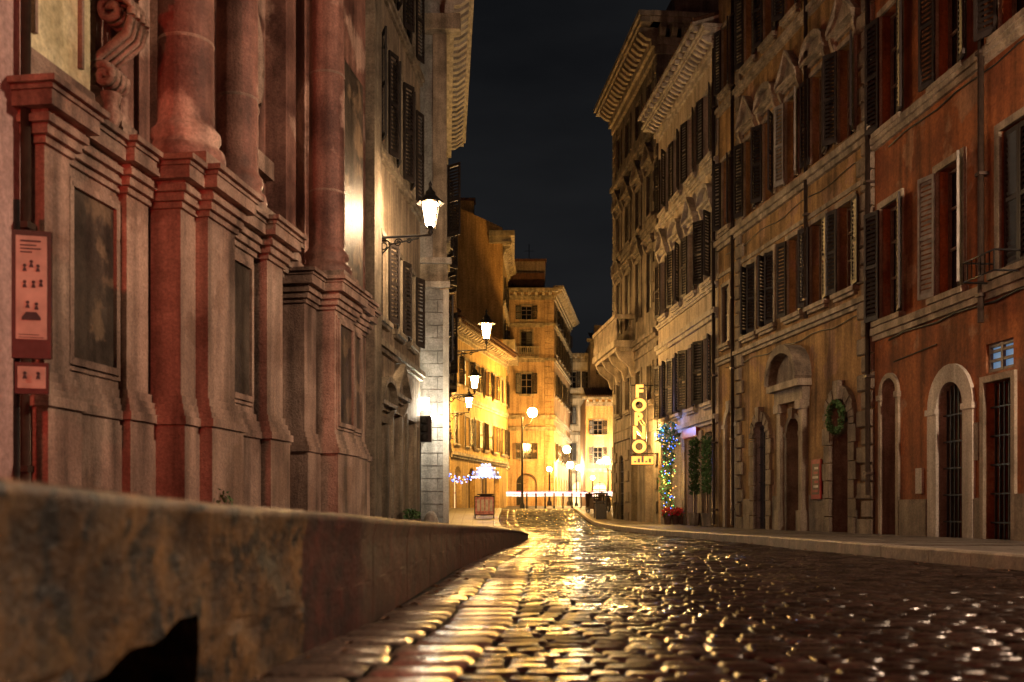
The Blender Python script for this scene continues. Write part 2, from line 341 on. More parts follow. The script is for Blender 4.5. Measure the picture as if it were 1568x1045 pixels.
ops+=[opn(1.38,.86,.1,2.95,arch=1,kind='door',dp=.4,rev='quoin',back='dark',dk='iron'),
      opn(3.75,.72,.1,2.75,arch=1,kind='door',dp=.4,back='dark',rev='quoin'),
      opn(5.75,.82,.1,2.85,arch=1,kind='grille',dp=.4,back='lit',rev='quoin'),
      opn(7.95,.72,.1,3.3,arch=1,kind='',dp=.55,back='dark',rev='ochre2')]
facade(mb,F,L,-.3,17,10,'ochre',ops,zones=[])
string(mb,F,0,L,8.0,.26,.16,'trim'); string(mb,F,0,L,11.75,.22,.12,'trim'); string(mb,F,0,L,4.75,.2,.12,'trim'); mb.box(F,0,L,-.02,.04,7.12,7.22,'trim')
quoin(mb,F,.0,.62,.1,17,'quoin'); quoin(mb,F,6.98,7.5,.1,17,'quoin',left=False)
arch_ring(mb,F,.95,1.81,.1,2.95,.26,.09,'quoin',1); arch_ring(mb,F,5.34,6.16,.1,2.85,.24,.08,'quoin',1); arch_ring(mb,F,7.59,8.31,.1,3.3,.18,.05,'trimw')
for u in (3.0,4.24):
    mb.box(F,u,u+.26,-.02,.2,.1,.6,'trim'); mb.box(F,u+.03,u+.23,-.02,.15,.6,2.9,'trim'); mb.box(F,u-.02,u+.28,-.02,.22,2.9,3.1,'trim')
mb.box(F,2.95,4.55,-.02,.18,3.1,3.4,'trim'); mb.box(F,2.85,4.65,-.02,.34,3.4,3.55,'trim')
p1=arcpts(2.9,4.6,3.552,10,.8); p2=arcpts(2.85,4.65,3.62,10,.9)
mb.prism(F,p1,-.02,.12,'quoin')
for i in range(10): 
    mb.prism(F,[p1[i],p1[i+1],p2[i+1],p2[i]],-.02,.4,'quoin')
arch_ring(mb,F,3.39,4.11,.1,2.75,.12,.06,'quoin')
mb.box(F,.62,.69,-.02,.05,-.2,.9,'quoin'); mb.box(F,2.1,2.9,-.02,.05,-.2,.95,'quoin'); mb.box(F,4.62,5.0,-.02,.05,-.2,.95,'quoin'); mb.box(F,6.5,6.95,-.02,.05,-.2,.9,'quoin')
pipe(mb,F,2.95,.1,4.9,17,.045); pipe(mb,F,7.62,.09,.2,17,.05); pipe(mb,F,.05,.12,.9,17,.05)
mb.tube([F.w(.3+i*.5,.03,4.5+.04*math.sin(i*1.7)) for i in range(17)],.014,'iron',4)
mb.tube([F.w(.3+i*.5,.03,7.6+.05*math.sin(i*1.3)) for i in range(17)],.012,'iron',4)
eave(mb,F,0,L,17)
mb.obj('ochre_palazzo')
mb=MB(); M['red']=plain('red_enamel',(.25,.02,.02),.4); M['paper']=plain('paper',(.5,.46,.40),.7,0,.25,6); M['ink']=plain('ink',(.05,.05,.06),.7)
mb.box(F,2.22,2.66,.05,.1,.85,1.72,'red'); mb.box(F,2.27,2.61,.1,.105,.95,1.62,'wood')
for i in range(6): mb.box(F,2.3,2.58-.05*(i%3),.105,.108,1.0+i*.1,1.05+i*.1,'paper' if i%2 else 'red')
mb.obj('notice_board')
# ------------------------------------------------------------------ cream house
mb=MB(); F=Fr((5.828,28.92),(5.16,36.1),'L'); L=F.L; ops=[]
for i,u in enumerate((.95,2.75,4.5,6.3)):
    ops.append(opn(u,.75,10.9,12.8,kind='open',sur=.1,sill=1,tk='trimw'))
    ops.append(opn(u,.75,7.3,9.2,kind='open',sur=.11,sill=1,head='tri' if i%2 else 'seg',tk='trimw'))
    ops.append(opn(u,.8,3.75,5.65,kind='open',sur=.1,sill=1,tk='trimw',ang=15))
M['shopglow']=glow('shop_interior_light',(1,.72,.36),1.2)
ops+=[opn(.9,.9,.1,2.9,kind='door',dp=.3,back='dark'),opn(2.7,1.3,.1,2.8,kind='none',dp=.4,back='lit'),opn(4.6,1.3,.1,2.8,kind='none',dp=.4,back='shopglow'),opn(6.3,1.2,.1,2.9,kind='none',dp=.4,back='shopglow')]
facade(mb,F,L,-.3,14.2,10,'cream',ops,zones=[(3.2,'ochre2')])
string(mb,F,0,L,6.2,.28,.15,'trimw'); string(mb,F,0,L,7.0,.16,.1,'trimw'); string(mb,F,0,L,10.5,.2,.12,'trimw'); string(mb,F,0,L,3.2,.24,.14,'trimw')
cornice(mb,F,0,L,13.55,'trimw',.55,.65,.3,.12); eave(mb,F,0,L,14.25,n=.75,rk='trimw')
for a,b in((1.5,1.95),(3.45,3.85),(5.35,5.6)): ashlar(mb,F,a,b,.1,3,'trim',.06,.42,.5)
pipe(mb,F,.12,.1,.2,14,.05)
mb.box(F,1.9,3.5,.0,.12,2.85,3.12,'red')
mb.obj('cream_house')
# ------------------------------------------------------------------ dark corner palazzo
mb=MB(); F=Fr((5.158,36.12),(4.38,44),'L'); L=F.L; ops=[]
for i,u in enumerate((1.2,3.1,5.0,6.8)):
    ops.append(opn(u,.85,14.9,16.2,kind='closed',sur=.14,tk='darkstone'))
    ops.append(opn(u,.85,11.3,12.9,kind='closed',sur=.14,sill=1,head='tri',tk='darkstone'))
    ops.append(opn(u,.85,7.9,10.1,kind='closed',sur=.14,sill=0,head='seg' if i%2 else 'c',tk='darkstone'))
    ops.append(opn(u,.8,4.6,5.9,kind='grille',sur=.12,sill=1,tk='darkstone'))
ops+=[opn(1.4,1.1,.1,3,arch=1,kind='none',dp=.4,back='shopglow'),opn(3.9,1.1,.1,3,arch=1,kind='door',dp=.4,back='dark'),opn(6.4,1.0,.1,2.9,arch=1,kind='grille',dp=.4)]
facade(mb,F,L,-.3,17,12,'darkstone',ops)
sk=[(o['u']-o['w']/2-.15,o['u']+o['w']/2+.15,o['z0']-.2,o['z1']+.2) for o in ops]
ashlar(mb,F,.05,L-.05,.1,6.6,'darkstone',.05,.42,.8,sk)
quoin(mb,F,L-.7,L,7,16.8,'darkstone',left=False); quoin(mb,F,0,.55,7,16.8,'darkstone')
for z,n in((6.9,.2),(10.9,.14),(14.2,.2)): string(mb,F,0,L,z,.3,n,'darkstone')
cornice(mb,F,-.0,L,16.7,'trim',.8,1.3,.42,.2)
mb.box(F,-.002,L+.5,-9,-.6,18,18.9,'darkstone')
G2=Fr((5.1,36.11),(13,37.0),'R')
cornice(mb,G2,0,6,16.7,'trim',.5,1.3,.42,.2)
mb.box(F,3.6,L+.5,0,.85,6.95,7.2,'trim'); mb.box(F,3.7,L+.4,0,.75,6.8,6.949,'trim'); mb.box(F,3.6,L+.5,.68,.84,8.05,8.2,'trim'); mb.box(F,L+.35,L+.5,0,.68,8.05,8.2,'trim'); mb.box(F,3.6,3.75,0,.68,8.05,8.2,'trim')
u=3.7
while u<L+.4: mb.lathe(F.w(u,.76,7.2),[(.04,0),(.07,.15),(.075,.3),(.04,.55),(.05,.85)],'trim',8); u+=.19
for u in(3.8,5.2,6.6,L+.1): mb.sprism(F,[(0,5.8),(.12,5.85),(.22,6.2),(.6,6.5),(.75,6.8),(0,6.8)],u,u+.2,'trim')
mb.obj('corner_palazzo')
# ------------------------------------------------------------------ LEFT: cream shuttered house
mb=MB(); F=Fr((-2.74,20),(-2.28,25.4),'R'); L=F.L; ops=[]
for i,u in enumerate((.95,2.55,4.15)):
    ops.append(opn(u,.72,8.0,10.2,kind='open',sur=.1,ang=12)); ops.append(opn(u,.72,4.5,6.2,kind='open',sur=.1,sill=1,ang=5)); ops.append(opn(u,.72,11.4,13.4,kind='open',sur=.1,ang=12))
ops+=[opn(.9,.8,.1,2.4,kind='door',dp=.3,sur=.12,head='seg'),opn(2.4,.9,.1,2.7,kind='door',dp=.3,sur=.12,head='tri'),opn(4.1,1,.1,2.7,kind='none',dp=.3,sur=.12)]
facade(mb,F,L,-.3,15,8,'creamL',ops)
for z in(7.8,11.2): string(mb,F,0,L,z,.2,.12,'trim')
string(mb,F,0,L,3.9,.2,.14,'trim'); quoin(mb,F,0,.35,.1,15,'quoin',h=.5,alt=0)
eave(mb,F,0,L,15)
mb.obj('shuttered_house')
# ------------------------------------------------------------------ LEFT: stone building with modillion cornice
mb=MB(); F=Fr((-1.72,26.5),(-2.42,37),'R'); L=F.L; ops=[]
for u in(1.8,4.2,6.6,9): 
    for a,b in((4.6,6.4),(8.0,10.0)): ops.append(opn(u,.9,a,b,kind='open',sur=.12,sill=1))
facade(mb,F,L,-.3,14,8,'greystone',ops)
cornice(mb,F,-.3,L,13.1,'trimw',.75,1.1,.4,.2)
G=Fr((-2.9,26.49),(-1.72,26.49),'R')
mb.quad(G,[(0,0,-.3),(G.L,0,-.3),(G.L,0,13.8),(0,0,13.8)],'creamL')
ashlar(mb,G,.2,G.L-.0,.1,6.3,'greystone',.05,.33,.52)
mb.box(G,.1,G.L+.12,-.01,.14,6.35,6.5,'trimw'); mb.box(G,.1,G.L+.06,-.01,.1,6.5,6.95,'trim'); mb.box(G,.1,G.L+.16,-.01,.2,6.96,7.1,'trimw')
mb.box(G,G.L-.32,G.L+.03,-.01,.06,7.1,13.1,'trim'); mb.box(G,.15,.5,-.01,.04,7.1,13.1,'trim'); mb.box(G,.1,G.L+.4,-.01,.35,12.9,13.3,'trim')
mb.box(G,G.L-.06,G.L+.09,-.01,.09,.1,6.3,'trimw')
mb.obj('stone_corner_building')
mb=MB(); F=Fr((-2.5,37.05),(-3.62,59.9),'R'); ops=[]
for i in range(8):
    for a,b in((4.8,6.6),(8.2,10)): ops.append(opn(1.5+2.8*i,.9,a,b,kind='closed',sur=.12,sill=1))
    ops.append(opn(1.5+2.8*i,1.2,.6,3.4,kind='none',back='shopglow' if i%3==1 else 'dark',dp=.3))
facade(mb,F,F.L,-.3,11.6,8,'ochre2',ops); string(mb,F,0,F.L,4,.2,.12,'trim'); eave(mb,F,0,F.L,11.6,n=.4)
mb.obj('terraced_house')
# ------------------------------------------------------------------ far houses
M['winlit']=glow('lit_room_window',(1,.62,.25),.9)
def farhouse(P0,P1,side,H,T,wall,cols,rows,w=1.0,sh='shut',strings=(),cor=True,kind='open',ground=None,tk='trim',head=None):
    mb=MB(); F=Fr(P0,P1,side); ops=[]
    for u in cols:
        for a,b in rows: 
            lit=rnd.random()<.18
            ops.append(opn(u,w,a,b,kind='open' if lit else rnd.choice((kind,kind,'closed')),sur=.14,sill=1,sh=sh,tk=tk,head=head,ang=6,back='winlit' if lit else 'glass'))
    for u,ww,a,b,k in(ground or []): ops.append(opn(u,ww,a,b,arch=1,kind='none',dp=.4,back=k,tk=tk))
    facade(mb,F,F.L,-.3,H,T,wall,ops)
    for z in strings: string(mb,F,0,F.L,z,.35,.18,tk)
    if cor: cornice(mb,F,0,F.L,H-.7,tk,.7,.9,.6,.25)
    return mb,F
mb,F=farhouse((-3.6,60),(-.42,74),'R',11.6,9,'yellow',[1.2,3.6,6,8.4,10.8,13.2],[(4.6,6.4),(8.2,9.9)],.95,strings=(3.9,7.4),ground=[(1.6,1.6,.7,3.3,'shopglow'),(4.8,1.6,.7,3.3,'dark'),(8,1.6,.7,3.3,'shopglow'),(11.4,1.6,.7,3.3,'shopglow')])
eave(mb,F,0,F.L,11.7,n=.9)
for u in(3,8): mb.box(F,u,u+1,-3,-2,11.8,14,'tawny'); mb.box(F,u-.1,u+1.1,-3.1,-1.9,14,14.15,'roof')
mb.obj('yellow_house')
mb,F=farhouse((-7,76),(-.7,76),'R',20.5,9,'tawny',[],[],cor=False)
mb.prism(F,[(0,20.5),(F.L,20.5),(F.L,21.6),(F.L-3.5,23.2),(0,23.2)],-9,0,'tawny')
mb.box(F,F.L-1,F.L+.9,-9,.4,20.9,21.3,'trim'); mb.box(F,F.L-1,F.L+.6,-9,.3,20.4,20.9,'trim'); mb.box(F,F.L-3.3,F.L-2.2,-3,-2,22.5,24.2,'tawny'); mb.box(F,F.L-3.4,F.L-2.1,-3.1,-1.9,24.2,24.4,'roof')
mb.obj('tawny_apartment_house')
mb,F=farhouse((-.68,76.05),(-.35,85),'R',20.3,6,'yellow',[2,5,7.6],[(5,7),(9,11),(13,15),(16.5,18.2)],1,strings=(4,12,16))
mb.box(F,0,F.L,0,.9,12.6,13.3,'trim'); mb.obj('yellow_corner_house')
mb,F=farhouse((-3.5,88),(3.6,88),'R',19.4,1,'peach',[2.4,4.75],[(5,6.4),(10.6,12.4),(14.2,16),(17,18.2)],.95,strings=(7.6,8.6,13.5,16.5),ground=[(4.75,1.8,1,3.8,'dark'),(2,1.6,1,3.8,'shopglow')])
quoin(mb,F,F.L-.8,F.L,1,19,'peach',.1,.5); ashlar(mb,F,0,F.L-.9,1,4.6,'peach',.06,.5,1.2,[(3.7,5.8,.5,4.2),(1,3,.5,4.2)])
mb.box(F,3.7,5.8,.0,.7,13.6,13.75,'trim'); mb.box(F,3.7,5.8,.62,.7,14.5,14.6,'trim')
for i in range(12): mb.box(F,3.72+i*.18,3.78+i*.18,.62,.68,13.75,14.5,'trim')
G=Fr((3.6,88.0),(5.9,104),'R'); ops=[opn(1.8+2.6*i,1.,a,b,kind='open',sur=.14,sill=1,ang=6,back='winlit' if (i+j)%5==3 else 'glass') for i in range(6) for j,(a,b) in enumerate(((5,6.4),(10.6,12.4),(14.2,16),(17,18.2)))]
ops+=[opn(1.8+2.6*i,1.4,1,3.6,arch=1,kind='none',dp=.4,back='shopglow' if i%2 else 'dark') for i in range(6)]
facade(mb,G,G.L,-.3,19.4,9,'peach',ops)
for z in(7.6,8.6,13.5,16.5): string(mb,G,0,G.L,z,.35,.18,'trim')
cornice(mb,G,0,G.L,18.7,'trim',.9,1.1,.6,.25); mb.box(F,0,F.L-.8,-5,-.8,20.1,21.2,'roof'); mb.box(F,3.8,6.4,-4,-1.2,20.6,22.3,'dimwall'); mb.box(F,3.7,6.5,-4.1,-1.1,22.3,22.5,'roof')
mb.tube([F.w(5,-2,22),F.w(5,-2,24)],.03,'iron',4); mb.tube([F.w(4.6,-2,23.4),F.w(5.4,-2,23.4)],.02,'iron',4)
mb.obj('palazzo_on_square')
mb,F=farhouse((5.6,112),(9.2,112),'R',17.5,10,'cream',[1.,2.9],[(6,8),(10,12),(14,15.8)],.9,strings=(4.8,9,13),ground=[(1.8,1.6,1,3.8,'shopglow')])
mb.obj('pale_house'); 
mb,F=farhouse((7.2,100),(16,100),'R',11.5,8,'tawny',[1.2,3.4,5.6,7.8],[(5.2,6.8),(8,9.4)],.9,strings=(4.5,),ground=[(1.4,1.4,1,3.4,'shopglow'),(4,1.4,1,3.4,'dark'),(6.2,1.4,1,3.4,'shopglow')]); eave(mb,F,0,F.L,11.6); mb.obj('tawny_house')
mb,F=farhouse((8.3,108.5),(17,108.5),'R',18.5,8,'dimwall',[1.5,4],[(12,13.5),(15,16.5)],.9); eave(mb,F,0,F.L,18.6); mb.box(F,.6,2,-3,-2,18,20.6,'dimwall'); mb.obj('dim_house')
mb,F=farhouse((5.6,48.0),(12,48),'R',9.0,9,'darkstone',[2,4.5],[(4,5.6)],.9); mb.obj('courtyard_house')
mb,F=farhouse((-30,135),(60,135),'R',13,8,'dimwall',[],[]); mb.obj('distant_terrace')
# ------------------------------------------------------------------ CHURCH
mb=MB(); C=Fr((-4.772,6),(-2.84,20),'R')
def U(D): return (D-6)*1.0095
mb.box(C,U(8.2),U(19.9),-4,.15,-.2,15,'column')
def ped(D0,D1,n,dz=0,panel=True,nb=.1,pm='churchpanel'):
    u0,u1=U(D0),U(D1)
    mb.box(C,u0,u1,nb,n,1.7,3.55,'church')
    mb.box(C,u0-.06,u1+.06,nb,n+.07,-.2,1.42+dz,'church')
    for a,b,e in((1.42,1.5,.1),(1.501,1.56,.07),(1.561,1.62,.05),(1.621,1.7,.025),(3.5,3.56,.03),(3.561,3.64,.07),(3.641,3.70,.11),(3.701,3.74,.09),(3.741,3.86,.17),(3.861,3.9,.19),(3.901,3.95,.23)):
        mb.box(C,u0-e,u1+e,nb,n+e,a+dz,b+dz,'church')
    if panel and u1-u0>.4:
        p=.13; a,b,c,d=u0+p,u1-p,1.86,3.36
        mb.box(C,a,b,n-.02,n+.012,c,d,pm)
        for q in((a-.03,a+.03,c-.03,d+.03),(b-.03,b+.03,c-.03,d+.03),(a,b,c-.032,c+.03),(a,b,d-.03,d+.032)): mb.box(C,q[0],q[1],n-.02,n+.045,q[2],q[3],'church')
        for q in((a-.075,a-.045,c-.075,d+.075),(b+.045,b+.075,c-.075,d+.075),(a-.044,b+.044,c-.077,c-.045),(a-.044,b+.044,d+.045,d+.077)): mb.box(C,q[0],q[1],n-.02,n+.022,q[2],q[3],'church')
ped(8.2,8.55,.78,0,False); ped(8.55,9.55,.68,.004); ped(9.5,9.9,.76,.008,False)
ped(9.98,10.3,1.05,.002,False); ped(10.3,10.95,1.18,.006,False); ped(11.05,11.9,1.0,.003); ped(12.0,12.5,1.12,.007,False); ped(12.55,12.9,.95,.001,False)
ped(14.4,14.9,.72,.002,False); ped(14.95,15.9,.98,.006); ped(16.0,16.6,.9,.003,True); ped(16.7,17.3,.75,.007,False)
mb.box(C,U(12.9),U(14.4),.15,.32,-.2,1.5,'church'); mb.box(C,U(12.9),U(14.4),.15,.4,1.5,1.62,'church')
def col(D,n,r,z0=3.97,z1=13.5):
    p=C.w(U(D),n,0); mb.box(C,U(D)-r*1.42,U(D)+r*1.42,n-r*1.42,n+r*1.42,z0,z0+.14,'church')
    pr=[(r*1.38,.14),(r*1.42,.2),(r*1.36,.27),(r*1.2,.3),(r*1.14,.35),(r*1.24,.4),(r*1.22,.46),(r*1.08,.5),(r,.56)]
    h=z1-z0
    pr+=[(r*(1-.12*t),.56+(h-.6)*t) for t in(.05,.09,.15,.3,.5,.75,1)]
    mb.lathe((p[0],p[1],z0),pr,'column',32)
    for zz in (1.35,3.1): 
        mb.lathe((p[0],p[1],z0+zz),[(r*.985,0),(r*1.0,.01),(r*1.0,.03),(r*.985,.04)],'church',32)
col(10.55,.83,.28); col(11.95,.78,.24); col(15.45,.7,.27); 
def pil(D0,D1,n,k='column',base=True):
    u0,u1=U(D0),U(D1); mb.box(C,u0,u1,.1,n,3.96,14,k)
    if base:
        for a,b,e in((3.97,4.15,.09),(4.151,4.28,.06),(4.281,4.36,.03)): mb.box(C,u0-e,u1+e,.1,n+e,a,b,'church')
M['chlight']=stone('lit_church_plaster',(.80,.70,.46),(.58,.48,.28),2.5,.8,.8,.35,14,0,dist=.03)  # yellow lamplight on this pilaster is painted into the plaster colour
pil(8.25,9.3,.52,'chlight')
mb.box(C,U(8.42),U(8.46),.5,.56,4.5,12,'church'); mb.box(C,U(9.1),U(9.14),.5,.56,4.5,12,'church')
pil(9.95,10.2,.45); pil(11.1,11.4,.5); pil(12.5,12.85,.42); pil(14.4,14.8,.45); pil(16.1,16.6,.45); pil(16.9,17.5,.3)
mb.box(C,U(19.4),U(19.9),.1,.33,-.2,15,'quoin')
mb.box(C,U(12.95),U(14.35),.15,.3,5.2,5.45,'church')
def ring(u,z,ru,rz,n,r,k): mb.tube([C.w(u+ru*math.cos(a),n,z+rz*math.sin(a)) for a in [2*math.pi*i/28 for i in range(28)]],r,k,8,True)
ring(U(13.6),6.6,.42,.75,.2,.09,'church'); ring(U(13.6),6.6,.28,.58,.18,.04,'church')
mb.box(C,U(13.0),U(14.3),.15,.17,1.7,5.1,'churchpanel')
for D0,D1 in((17.7,19.1),(9.35,9.9)):
    for a,b in((1.8,3.4),(4.6,8.5)): 
        mb.box(C,U(D0),U(D1),.15,.19,a,b,'churchpanel')
def scroll(uc,z,nc):
    c1=(nc+.04,z+.58); c2=(nc-.04,z-.02)
    def spiral(c,R,a0,turn,n=30): return [(c[0]+R*math.exp(-i*.062)*math.cos(a0+turn*i*.33),c[1]+R*math.exp(-i*.062)*math.sin(a0+turn*i*.33)) for i in range(n)]
    s1=spiral(c1,.2,-.3,1); s2=spiral(c2,.13,2.6,-1)
    back=[(c1[0]+.19,c1[1]-.08),(c1[0]+.14,c1[1]-.22),(c1[0]-.02,c1[1]-.34),(c2[0]-.09,c2[1]+.16),(c2[0]-.12,c2[1]+.05)]
    for du in(-.13,-.05,.05,.13):
        for P in(s1,s2,back): mb.tube([C.w(uc+du,a,b) for a,b in P],.04,'church',6)
    mb.lathe(C.w(uc,c2[0],c2[1]-.42),[(.01,-.12),(.06,-.02),(.1,.1),(.07,.2),(.1,.3)],'church',10)
    mb.box(C,uc-.13,uc+.13,.15,nc-.12,z-.1,z+.8,'church')
    mb.box(C,uc-.24,uc+.24,.15,nc+.34,z+.9,z+.97,'church'); mb.box(C,uc-.19,uc+.19,.15,nc+.28,z+.82,z+.899,'church')
scroll(U(9.62),4.62,.58)
cornice(mb,C,U(8.2),U(19.9),14.2,'church',.9,1.2,.5,.25)
mb.obj('baroque_church')
mb=MB(); P=Fr((-4.772+.62,6),(-2.84+.62,20),'R')
facade(mb,P,U(8.13),-.3,12,5,'pinkw',[]); 
Pn=Fr(P.w(-5,0,0)[:2],P.w(0,0,0)[:2],'R'); facade(mb,Pn,5,-.3,12,5,'pinkw',[opn(2.5,1.1,.6,3,kind='door')])
pipe(mb,P,U(8.02),.07,.5,12,.04)
mb.obj('pink_house')
mb=MB(); Q=Fr((-3.68,7.55),(-3.42,7.62),'R')
mb.box(Q,0,.27,0,.05,1.72,2.66,'iron'); mb.box(Q,.03,.24,.05,.056,1.86,2.62,'paper'); mb.box(Q,.02,.25,0,.04,1.46,1.69,'iron'); mb.box(Q,.04,.23,.04,.046,1.5,1.66,'paper')
for a,b,c,d in((.06,.2,2.575,2.588),(.06,.17,2.545,2.555),(.06,.2,2.52,2.53),(.06,.14,2.495,2.505),(.05,.22,1.87,1.875),(.05,.19,1.89,1.895)): mb.box(Q,a,b,.056,.058,c,d,'ink')
def pict(cx,cz,s):
    mb.prism(Q,[(cx+s*math.cos(i*math.pi/4),cz+s*math.sin(i*math.pi/4)) for i in range(8)],.056,.059,'ink'); mb.prism(Q,[(cx-s*1.2,cz-s*3.2),(cx+s*1.2,cz-s*3.2),(cx+s*.6,cz-s*1.1),(cx-s*.6,cz-s*1.1)],.056,.0592,'ink')
for cx,cz in((.09,2.4),(.135,2.43),(.18,2.4),(.09,2.28),(.15,2.28),(.2,2.29),(.11,2.13),(.17,2.12)): pict(cx,cz,.013)
for cx in(.09,.18): pict(cx,1.61,.013)
mb.prism(Q,[(.07,2.0),(.2,2.0),(.2,2.02),(.17,2.06),(.1,2.06),(.07,2.02)],.056,.059,'ink')
mb.tube([Q.w(.02,-.03,.5),Q.w(.02,-.03,2.9)],.025,'iron',8)
mb.obj('information_panel')
# ------------------------------------------------------------------ GROUND
Lx=[(-9,-1.6),(1.0,-1.25),(2.2,-1.12),(4.3,-.89),(5.3,-.77),(10.7,-.57),(16,-.17),(21.9,.36),(22.6,.2),(30,-.3),(45,-.6),(60,-.6)]
Rx=[(-9,5.8),(9.8,4.95),(17.8,4.4),(24.8,3.45),(33,3.2),(45,3.3),(60,3.6)]
def itp(T,y): return float(np.interp(y,[a for a,_ in T],[b for _,b in T]))
mb=MB()
ys=[-400,-20,0,38]+[38+2*i for i in range(1,24)]+[85,100,160,700]
ys=sorted(set(ys)); xs=[-700,-60,-10,0,10,60,700]
vs=[(x,y,g(y)-.035) for y in ys for x in xs]; nx=len(xs)
fs=[(j*nx+i,j*nx+i+1,(j+1)*nx+i+1,(j+1)*nx+i) for j in range(len(ys)-1) for i in range(nx-1)]
mb.add(vs,fs,'ground'); mb.obj('ground')
rs=np.random.RandomState(3)
S=[]
y=1.6
while y<64:
    dy=.15+ rs.uniform(-.012,.012) if y<30 else .19
    xl=itp(Lx,y)+.80; xr=itp(Rx,y)-.02; x=xl+rs.uniform(-.06,0)
    while x<xr:
        w=rs.uniform(.13,.24); S.append((x+w/2,y+dy/2+rs.uniform(-.005,.005),w,dy,rs.uniform(.4,1.15),0)); x+=w
    y+=dy
y=1.6
while y<60:
    dy=rs.uniform(.22,.30); xl=itp(Lx,y)+.02; x=xl
    for w in (rs.uniform(.36,.42),None):
        w=w or (.76-(x-xl)); S.append((x+w/2,y+dy/2,w,dy,rs.uniform(2.4,5.0),1)); x+=w
    y+=dy
S=np.array(S); n=len(S)
t=np.array([-.5,-.41,.41,.5]); gx,gy=np.meshgrid(t,t); gx=gx.ravel(); gy=gy.ravel()
edge=(np.abs(gx)>.45)|(np.abs(gy)>.45); corner=(np.abs(gx)>.45)&(np.abs(gy)>.45)
gap=np.where(S[:,5]>0,.018,.016)
vx=S[:,0:1]+gx[None]*(S[:,2:3]-gap[:,None]); vy=S[:,1:2]+gy[None]*(S[:,3:4]-gap[:,None])
vx=vx+rs.uniform(-.005,.005,vx.shape); vy=vy+rs.uniform(-.005,.005,vy.shape)
tx=rs.uniform(-1,1,(n,1))*np.where(S[:,5:6]>0,.005,.006); ty=rs.uniform(-1,1,(n,1))*np.where(S[:,5:6]>0,.005,.008)
gz=np.array([g(v) for v in S[:,1]])[:,None]
vz=gz+np.where(edge,-.012,0)[None]+np.where(corner,-.005,0)[None]+tx*gx[None]*1+ty*gy[None]*.6+rs.uniform(-.003,.003,(n,1))
vz=vz+.010*np.sin(S[:,0:1]*1.7+S[:,1:2]*.6)+.006*np.sin(S[:,1:2]*1.3-S[:,0:1]*.9)
V=np.stack([vx,vy,vz],-1).reshape(-1,3)
q=[(j*4+i,j*4+i+1,(j+1)*4+i+1,(j+1)*4+i) for j in range(3) for i in range(3)]
Fq=(np.arange(n)[:,None,None]*16+np.array(q)[None]).reshape(-1,4)
me=bpy.data.meshes.new('cobblestone_road'); me.from_pydata(V.tolist(),[],Fq.tolist())
me.polygons.foreach_set('use_smooth',[True]*len(Fq))
at=me.attributes.new('tone','FLOAT','POINT'); at.data.foreach_set('value',np.repeat(S[:,4],16))
at=me.attributes.new('wet','FLOAT','POINT'); at.data.foreach_set('value',np.repeat(rs.uniform(-.16,.16,n)+np.where(S[:,5]>0,.10,0),16))
m,tt,b=nt('wet_basalt_cobbles'); N=tt.nodes.new; LK=tt.links.new
tc=N('ShaderNodeTexCoord'); a=N('ShaderNodeAttribute'); a.attribute_name='tone'; aw=N('ShaderNodeAttribute'); aw.attribute_name='wet'
n1=N('ShaderNodeTexNoise'); n1.inputs['Scale'].default_value=42; n1.inputs['Detail'].default_value=4; LK(tc.outputs['Object'],n1.inputs['Vector'])
n2=N('ShaderNodeTexNoise'); n2.inputs['Scale'].default_value=.9; n2.inputs['Detail'].default_value=5; LK(tc.outputs['Object'],n2.inputs['Vector'])
r=N('ShaderNodeValToRGB'); r.color_ramp.elements[0].position=.3; r.color_ramp.elements[1].position=.7; r.color_ramp.elements[0].color=(.010,.0072,.0062,1); r.color_ramp.elements[1].color=(.046,.031,.025,1); LK(n1.outputs['Fac'],r.inputs['Fac'])
mx=N('ShaderNodeMix'); mx.data_type='RGBA'; mx.blend_type='MULTIPLY'; mx.inputs['Factor'].default_value=1; LK(r.outputs['Color'],mx.inputs['A']); LK(a.outputs['Fac'],mx.inputs['B']); LK(mx.outputs['Result'],b.inputs['Base Color'])
mr=N('ShaderNodeMapRange'); mr.inputs['From Min'].default_value=.38; mr.inputs['From Max'].default_value=.62; mr.inputs['To Min'].default_value=.34; mr.inputs['To Max'].default_value=.15
wsum=N('ShaderNodeMath'); wsum.operation='ADD'; LK(n2.outputs['Fac'],wsum.inputs[0]); LK(aw.outputs['Fac'],wsum.inputs[1])
LK(n2.outputs['Fac'],mr.inputs['Value']); LK(mr.outputs['Result'],b.inputs['Roughness']); b.inputs['Specular IOR Level'].default_value=.25
bp=N('ShaderNodeBump'); bp.inputs['Strength'].default_value=.5; bp.inputs['Distance'].default_value=.005; LK(n1.outputs['Fac'],bp.inputs['Height']); LK(bp.outputs['Normal'],b.inputs['Normal'])
